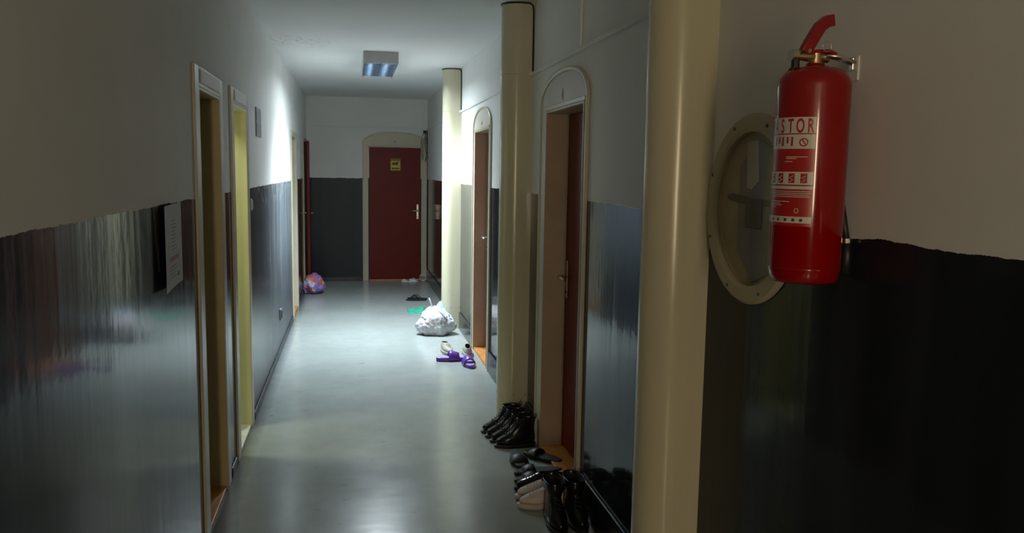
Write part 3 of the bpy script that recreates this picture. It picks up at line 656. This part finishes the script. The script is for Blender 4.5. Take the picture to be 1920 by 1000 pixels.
for q in range(3):
    bm = bmesh.new(); tube(bm, [(0.048 * math.cos(t), -0.01 + 0.012 * q + 0.01 * math.sin(t), 0.058 + 0.05 * math.sin(t) ) for t in [2 * PI * k / 22 for k in range(22)]], 0.006, 6, closed=True)
    obj('loop', bm, M['white_plastic'] if q != 1 else M['grey_notice'], C0, smooth=True)

# ------------------------------------------------------------------ footwear
def ringmesh(levels, n=28, cap_bottom=True, cap_top=True, foot=True):
    bm = bmesh.new(); R = []
    for (zb_, zf, xb, xf, hw) in levels:
        c, a = (xf + xb) / 2, (xf - xb) / 2; row = []
        for k in range(n):
            t = 2 * PI * k / n; ct, st = math.cos(t), math.sin(t)
            x = c + a * (abs(ct) ** 0.9) * (1 if ct > 0 else -1)
            y = hw * (abs(st) ** 0.8) * (1 if st > 0 else -1)
            if foot:
                rel = (x / 0.28); y *= 0.78 + 0.22 * max(0, min(1, (rel - 0.15) / 0.5)); y *= 1.0 - 0.10 * max(0, rel - 0.7) / 0.15
                waist = math.exp(-((rel - 0.42) / 0.14) ** 2) * 0.08; y *= 1 - waist
            row.append(bm.verts.new((x, y, zb_ + (zf - zb_) * (ct + 1) / 2)))
        R.append(row)
    for A, B in zip(R, R[1:]):
        for k in range(n): bm.faces.new((A[k], A[(k + 1) % n], B[(k + 1) % n], B[k]))
    if cap_bottom: bm.faces.new(R[0][::-1])
    if cap_top: bm.faces.new(R[-1])
    return bm
def laces(parent, mat, zs, r=0.0025):
    bm = bmesh.new()
    for x, z, w_ in zs: tube(bm, [(x - 0.006, -w_, z - 0.006), (x, 0, z + (0.004 if r > 0.002 else 0.0015)), (x + 0.006, w_, z - 0.006)], r, 6)
    obj('laces', bm, mat, parent, smooth=True)
def make_boot(label, group, tall=0.0, mat='leather', full=0.0, name='ankle_boot'):
    r = empty(name, (0, 0, 0)); tag(r, label, 'boot', group)
    t = tall
    up = [(0.022, 0.018, 0.002, 0.268, 0.046), (0.05, 0.042, -0.002, 0.272, 0.047), (0.075, 0.058, -0.002, 0.262, 0.046), (0.088, 0.070, 0.0, 0.235, 0.043), (0.098, 0.086, 0.002, 0.205, 0.040), (0.112, 0.106, 0.004, 0.175, 0.038),
          (0.132, 0.132, 0.006, 0.148, 0.038), (0.155, 0.158, 0.004, 0.132 + full, 0.040 + full / 2.5), (0.18 + t / 2, 0.182 + t / 2, 0.0, 0.128 + full, 0.043 + full / 2.5), (0.203 + t, 0.200 + t, -0.004, 0.130 + full, 0.046 + full / 2.5),
          (0.204 + t, 0.201 + t, 0.0, 0.124 + full, 0.042 + full / 2.5), (0.19 + t, 0.188 + t, 0.004, 0.120 + full, 0.039 + full / 2.5)]
    obj('upper', ringmesh(up, cap_top=False), M[mat], r, smooth=True, sub=1)
    inn = [(0.06, 0.05, 0.02, 0.2, 0.03), (0.1, 0.09, 0.012, 0.15, 0.032), (0.2 + t, 0.197 + t, 0.002, 0.122 + full, 0.0405 + full / 2.5)]
    obj('lining', ringmesh(inn, cap_top=False), M['inside'], r, smooth=True)
    so = [(0.0, 0.0, -0.004, 0.268, 0.046), (0.012, 0.006, -0.008, 0.279, 0.051), (0.024, 0.018, -0.008, 0.28, 0.051), (0.028, 0.022, -0.004, 0.272, 0.047)]
    obj('sole', ringmesh(so), M['sole_black'], r, smooth=False)
    laces(r, M['black_line'], [(0.20, 0.098, 0.018), (0.182, 0.112, 0.019), (0.165, 0.128, 0.02), (0.15, 0.146, 0.02), (0.14, 0.165, 0.02)])
    if full == 0:
        bm = bmesh.new(); tube(bm, [(-0.002, 0.0, 0.19 + t), (-0.012, 0.0, 0.215 + t), (-0.006, 0.0, 0.228 + t), (0.002, 0.0, 0.215 + t), (0.003, 0, 0.19 + t)], 0.003, 6); obj('pull_tab', bm, M[mat], r, smooth=True)
    return r
def make_sneaker(label, group, um='sneaker_white', sm='sneaker_sole', name='sneaker', lace=None, cat='shoe', low=1.0):
    r = empty(name, (0, 0, 0)); tag(r, label, cat, group)
    up = [(0.02, 0.02, 0.002, 0.272, 0.045), (0.045, 0.042, -0.002, 0.272, 0.047), (0.06, 0.055, -0.001, 0.255, 0.045), (0.068, 0.066, 0.001, 0.225, 0.042), (0.073, 0.076, 0.002, 0.195, 0.039), (0.078 * low, 0.088, 0.003, 0.17, 0.036), (0.083 * low, 0.096, 0.003, 0.152, 0.034),
          (0.083 * low, 0.096, 0.009, 0.145, 0.030)]
    obj('upper', ringmesh(up, cap_top=False), M[um], r, smooth=True, sub=1)
    inn = [(0.028, 0.028, 0.02, 0.2, 0.03), (0.05, 0.05, 0.012, 0.155, 0.029), (0.082 * low, 0.095, 0.008, 0.146, 0.0305)]
    obj('lining', ringmesh(inn, cap_top=False), M['inside'], r, smooth=True)
    so = [(0.0, 0.0, 0.0, 0.268, 0.045), (0.008, 0.008, -0.006, 0.28, 0.051), (0.026, 0.024, -0.006, 0.28, 0.051), (0.030, 0.028, -0.002, 0.273, 0.047)]
    obj('sole', ringmesh(so), M[sm], r, smooth=False)
    laces(r, M[lace or um], [(0.215, 0.072, 0.016), (0.20, 0.079, 0.018), (0.185, 0.086, 0.019), (0.17, 0.092, 0.019)], 0.0017)
    return r
def make_slide(label, group, name='slipper', so_m='sole_black', in_m='insole_teal', st_m='matte_black', thick=0.026, sx=(0.15, 0.215), sh_=0.058, cat='slipper'):
    r = empty(name, (0, 0, 0)); tag(r, label, cat, group); t = thick
    so = [(0.0, 0.0, 0.004, 0.262, 0.044), (0.006, 0.006, -0.002, 0.270, 0.049), (t, t * 0.85, -0.002, 0.270, 0.049), (t + 0.002, t * 0.85 + 0.002, 0.003, 0.264, 0.045)]
    obj('sole', ringmesh(so), M[so_m], r, smooth=False)
    fb = [(t, t * 0.85, 0.004, 0.262, 0.044), (t + 0.004, t * 0.85 + 0.004, 0.006, 0.260, 0.043)]
    obj('footbed', ringmesh(fb), M[in_m], r)
    bm = bmesh.new(); rows = []; K = 14
    for lay, off in ((0, 0.0), (1, 0.007)):
        for j, x in enumerate([sx[0] + (sx[1] - sx[0]) * q / 4 for q in range(5)]):
            hh = sh_ - 0.018 * j / 4 - 0.004 * abs(j - 2)
            row = []
            for k in range(K + 1):
                a = PI * k / K; row.append(bm.verts.new((x + 0.01 * math.sin(a), (0.046 + off * 0.8) * math.cos(a) * (1.0 if abs(math.cos(a)) < 0.9 else 1.02), 0.010 + (hh - 0.010 + off) * math.sin(a) ** 0.8)))
            rows.append(row)
    A, B = rows[:5], rows[5:]
    for S in (A, B):
        for i in range(4):
            for k in range(K): bm.faces.new((S[i][k], S[i][k + 1], S[i + 1][k + 1], S[i + 1][k]))
    for i in (0, 4):
        for k in range(K): bm.faces.new((A[i][k], A[i][k + 1], B[i][k + 1], B[i][k]))
    for k in (0, K):
        for i in range(4): bm.faces.new((A[i][k], A[i + 1][k], B[i + 1][k], B[i][k]))
    obj('strap', bm, M[st_m], r, smooth=True)
    return r
def make_flipflop(label, group):
    r = empty('flip_flop', (0, 0, 0)); tag(r, label, 'flip-flop', group)
    so = [(0.0, 0.0, 0.004, 0.256, 0.042), (0.004, 0.004, 0.0, 0.262, 0.047), (0.016, 0.016, 0.0, 0.262, 0.047), (0.018, 0.018, 0.004, 0.256, 0.043)]
    obj('sole', ringmesh(so), M['sole_black'], r)
    bm = bmesh.new()
    for s in (1, -1): tube(bm, [(0.21, 0.0, 0.018), (0.19, s * 0.008, 0.05), (0.15, s * 0.03, 0.058), (0.10, s * 0.043, 0.018)], [0.005, 0.007, 0.008, 0.006], 8, flat=0.7)
    obj('strap', bm, M['matte_black'], r, smooth=True); return r
def copy_tree(o, parent=None):
    c = o.copy(); COL.objects.link(c)
    if parent is not None: c.parent = parent
    for ch in list(o.children): copy_tree(ch, c)
    return c
def put(o, toe, rz, label=None, z=0.0, toex=0.27, sc=1.0):
    """place footwear so that its toe stands at (x, y) with heading rz (deg)"""
    a = math.radians(rz); o.rotation_euler = (0, 0, a); o.scale = (sc, sc, sc)
    o.location = (toe[0] - math.cos(a) * toex * sc, toe[1] - math.sin(a) * toex * sc, z)
    if label: o['label'] = label
    return o
G1 = 'black ankle boots at the foot of the column'
b0 = make_boot('black shiny ankle boot at the column foot, nearest of the row', G1)
put(b0, (0.842, 4.70), 180 - 1, sc=0.9)
put(copy_tree(b0), (0.830, 4.793), 180, 'black ankle boot at the column foot, second nearest of the row', sc=0.9)
put(copy_tree(b0), (0.816, 4.888), 180, 'black ankle boot at the column foot, third in the row', sc=0.9)
put(copy_tree(b0), (0.806, 4.982), 180 - 2, 'black ankle boot at the column foot, farthest of the row', sc=0.9)
# scattered slippers by the threshold
G2 = 'dark slippers in front of the near red door'
s0 = make_slide('black slipper standing with its strap arch toward the camera, farthest left in the pile', G2)
put(s0, (0.925, 4.31), -92)
s1 = put(copy_tree(s0), (0.995, 4.56), 128, 'black slipper lying across the orange threshold edge'); s1.location.z = 0.0
s1.location.x -= 0.0
put(copy_tree(s0), (0.865, 4.232), 180, 'dark teal slipper pointing left, farther one of the pair in front of the near door')
put(copy_tree(s0), (0.845, 4.124), 180, 'dark teal slipper pointing left, nearer one of the pair in front of the near door')
G3 = 'black low shoes in front of the near red door'
k0 = make_sneaker('black low shoe just behind the white sneakers', G3, 'leather', 'sole_black', 'low_shoe', 'black_line')
put(k0, (0.832, 4.015), 179)
G4 = 'white sneakers in front of the near red door'
w0 = make_sneaker('off-white sneaker, the farther one, touching the black low shoe', G4)
put(w0, (0.815, 3.908), 178)
put(copy_tree(w0), (0.805, 3.800), 181, 'off-white sneaker nearest the camera, beside the tall black boots')
G5 = 'tall black boots at the front of the shoe pile'
t0 = make_boot('tall black boot with shiny toe pointing at the camera, left one', G5, tall=0.0, full=0.035, name='tall_boot')
put(t0, (0.935, 3.45), -91, sc=1.03)
put(copy_tree(t0), (1.040, 3.46), -90, 'tall black boot against the skirting, right one of the front pair', sc=1.03)
# farther pairs
G6 = 'purple sandals on the corridor floor'
p0 = make_slide('purple sandal lying sideways, toe toward the left', G6, 'sandal', 'purple', 'lavender', 'purple', thick=0.034, sx=(0.10, 0.19), sh_=0.088, cat='sandal')
put(p0, (0.985, 6.99), 2)
put(copy_tree(p0), (0.985, 6.66), -84, 'purple sandal pointing at the camera, closest to the arched door')
p0['label'] = 'purple sandal lying crosswise beside the grey sneakers'
G7 = 'grey beige sneakers behind the purple sandals'
q0 = make_sneaker('grey beige sneaker with its toe toward the camera, left behind the purple sandals', G7, 'grey_canvas', 'grey_canvas', 'sneaker')
put(q0, (0.865, 7.17), -80)

q1 = put(copy_tree(q0), (1.035, 7.35), 85, 'grey beige sneaker with dark opening toward the camera, by the doorway'); q1.rotation_euler = (0, 0, math.radians(86))
G8 = 'black flip-flops near the far end'
f0 = make_flipflop('black flip-flop lying on the floor near the far red door, left one', G8)
put(f0, (0.66, 10.36), 172)
put(copy_tree(f0), (0.69, 10.50), 160, 'black flip-flop lying farther back, right one near the far red door')

# ------------------------------------------------------------------ bags and cloths
def blob(sx, sy, sz, seed, amp=0.10, knot=None, sub=4, flat=0.62, kz=0.3):
    bm = bmesh.new(); bmesh.ops.create_icosphere(bm, subdivisions=sub, radius=1.0)
    for v in bm.verts:
        p = v.co.copy(); n1 = noise.noise(p * 1.6 + Vector((seed, 0, 0))); n2 = abs(noise.noise(p * 4.2 + Vector((0, seed, 0)))); n3 = abs(noise.noise(p * 9.0 + Vector((0, 0, seed))))
        f = 1 + amp * n1 * 1.6 - amp * 1.3 * n2 - amp * 0.8 * n3
        q = p * f
        z = q.z
        if z < -flat: z = -flat - (abs(z) - flat) * 0.06
        x, y = q.x, q.y
        if knot and z > 0.5:
            t = min(1, (z - 0.5) / 0.5); pin = (1 - t) ** 0.4
            x = x * (0.12 + 0.88 * pin) + knot[0] * t; y = y * (0.12 + 0.88 * pin) + knot[1] * t; z = z + t * t * kz
        v.co = (x * sx, y * sy, (z + flat + 0.06) * sz)
    mz = min(v.co.z for v in bm.verts)
    for v in bm.verts: v.co.z -= mz
    return bm
B0 = empty('rubbish_bag', (0.83, 8.17, 0)); tag(B0, 'knotted white plastic rubbish bag beside the lit column', 'plastic bag')
obj('body', blob(0.198, 0.16, 0.170, 2.3, 0.12, (-0.25, 0.0), 5, kz=0.25), M['bag_white'], B0, smooth=True)
bm = bmesh.new(); tube(bm, [(-0.03, 0, 0.25), (-0.045, 0.0, 0.30), (-0.06, 0.005, 0.345), (-0.07, 0.005, 0.375)], [0.018, 0.013, 0.014, 0.006], 10, flat=0.5); obj('handle', bm, M['bag_white'], B0, smooth=True)
bm = bmesh.new(); tube(bm, [(-0.03, -0.02, 0.255), (0.02, -0.06, 0.26), (0.06, -0.09, 0.225), (0.09, -0.12, 0.17)], [0.016, 0.02, 0.022, 0.008], 10, flat=0.4); obj('handle', bm, M['bag_white'], B0, smooth=True)
B1 = tag(obj('plastic_bag', blob(0.10, 0.085, 0.155, 8.1, 0.22, (0.1, 0.0), 4), M['bag_blue'], smooth=True, loc=(0.945, 8.385, 0)), 'small light blue plastic bag squeezed between white bag and column', 'plastic bag')
B1.location = (0.90, 8.43, 0)
B2 = tag(obj('plastic_bag', blob(0.145, 0.13, 0.155, 5.5, 0.13, None, 5, flat=0.8), M['bag_colour'], smooth=True, loc=(-0.505, 11.05, 0)), 'purple patterned plastic bag by the far left door', 'plastic bag')
# flat green cloth, white crumpled cloth
def cloth(sx, sy, h, seed, k=16):
    bm = bmesh.new(); G = []
    for i in range(k + 1):
        row = []
        for j in range(k + 1):
            a, b = i / k * 2 - 1, j / k * 2 - 1; e = (1 - abs(a) ** 3) * (1 - abs(b) ** 3)
            z = 0.004 + h * e * max(0.0, 0.45 + 1.1 * noise.noise(Vector((a * 1.6 + seed, b * 1.6, seed))) + 0.5 * noise.noise(Vector((a * 4 + seed, b * 4, 0))))
            row.append(bm.verts.new((a * sx * (1 + 0.15 * noise.noise(Vector((b * 2, seed, 0)))), b * sy * (1 + 0.2 * noise.noise(Vector((a * 2, 0, seed)))), z)))
        G.append(row)
    for i in range(k):
        for j in range(k): bm.faces.new((G[i][j], G[i + 1][j], G[i + 1][j + 1], G[i][j + 1]))
    r = bmesh.ops.extrude_face_region(bm, geom=bm.faces[:])
    for v in [g for g in r['geom'] if isinstance(g, bmesh.types.BMVert)]: v.co.z = 0.0
    return bm
tag(obj('green_cloth', cloth(0.13, 0.19, 0.04, 4.0), M['green'], smooth=True, loc=(0.765, 9.55, 0)), 'flat green cloth on the floor behind the white bag', 'cloth')
tag(obj('white_cloth', cloth(0.12, 0.06, 0.075, 3.3), M['white_cloth'], smooth=True, loc=(0.84, 12.15, 0)), 'crumpled white cloth at the foot of the far red door', 'cloth')
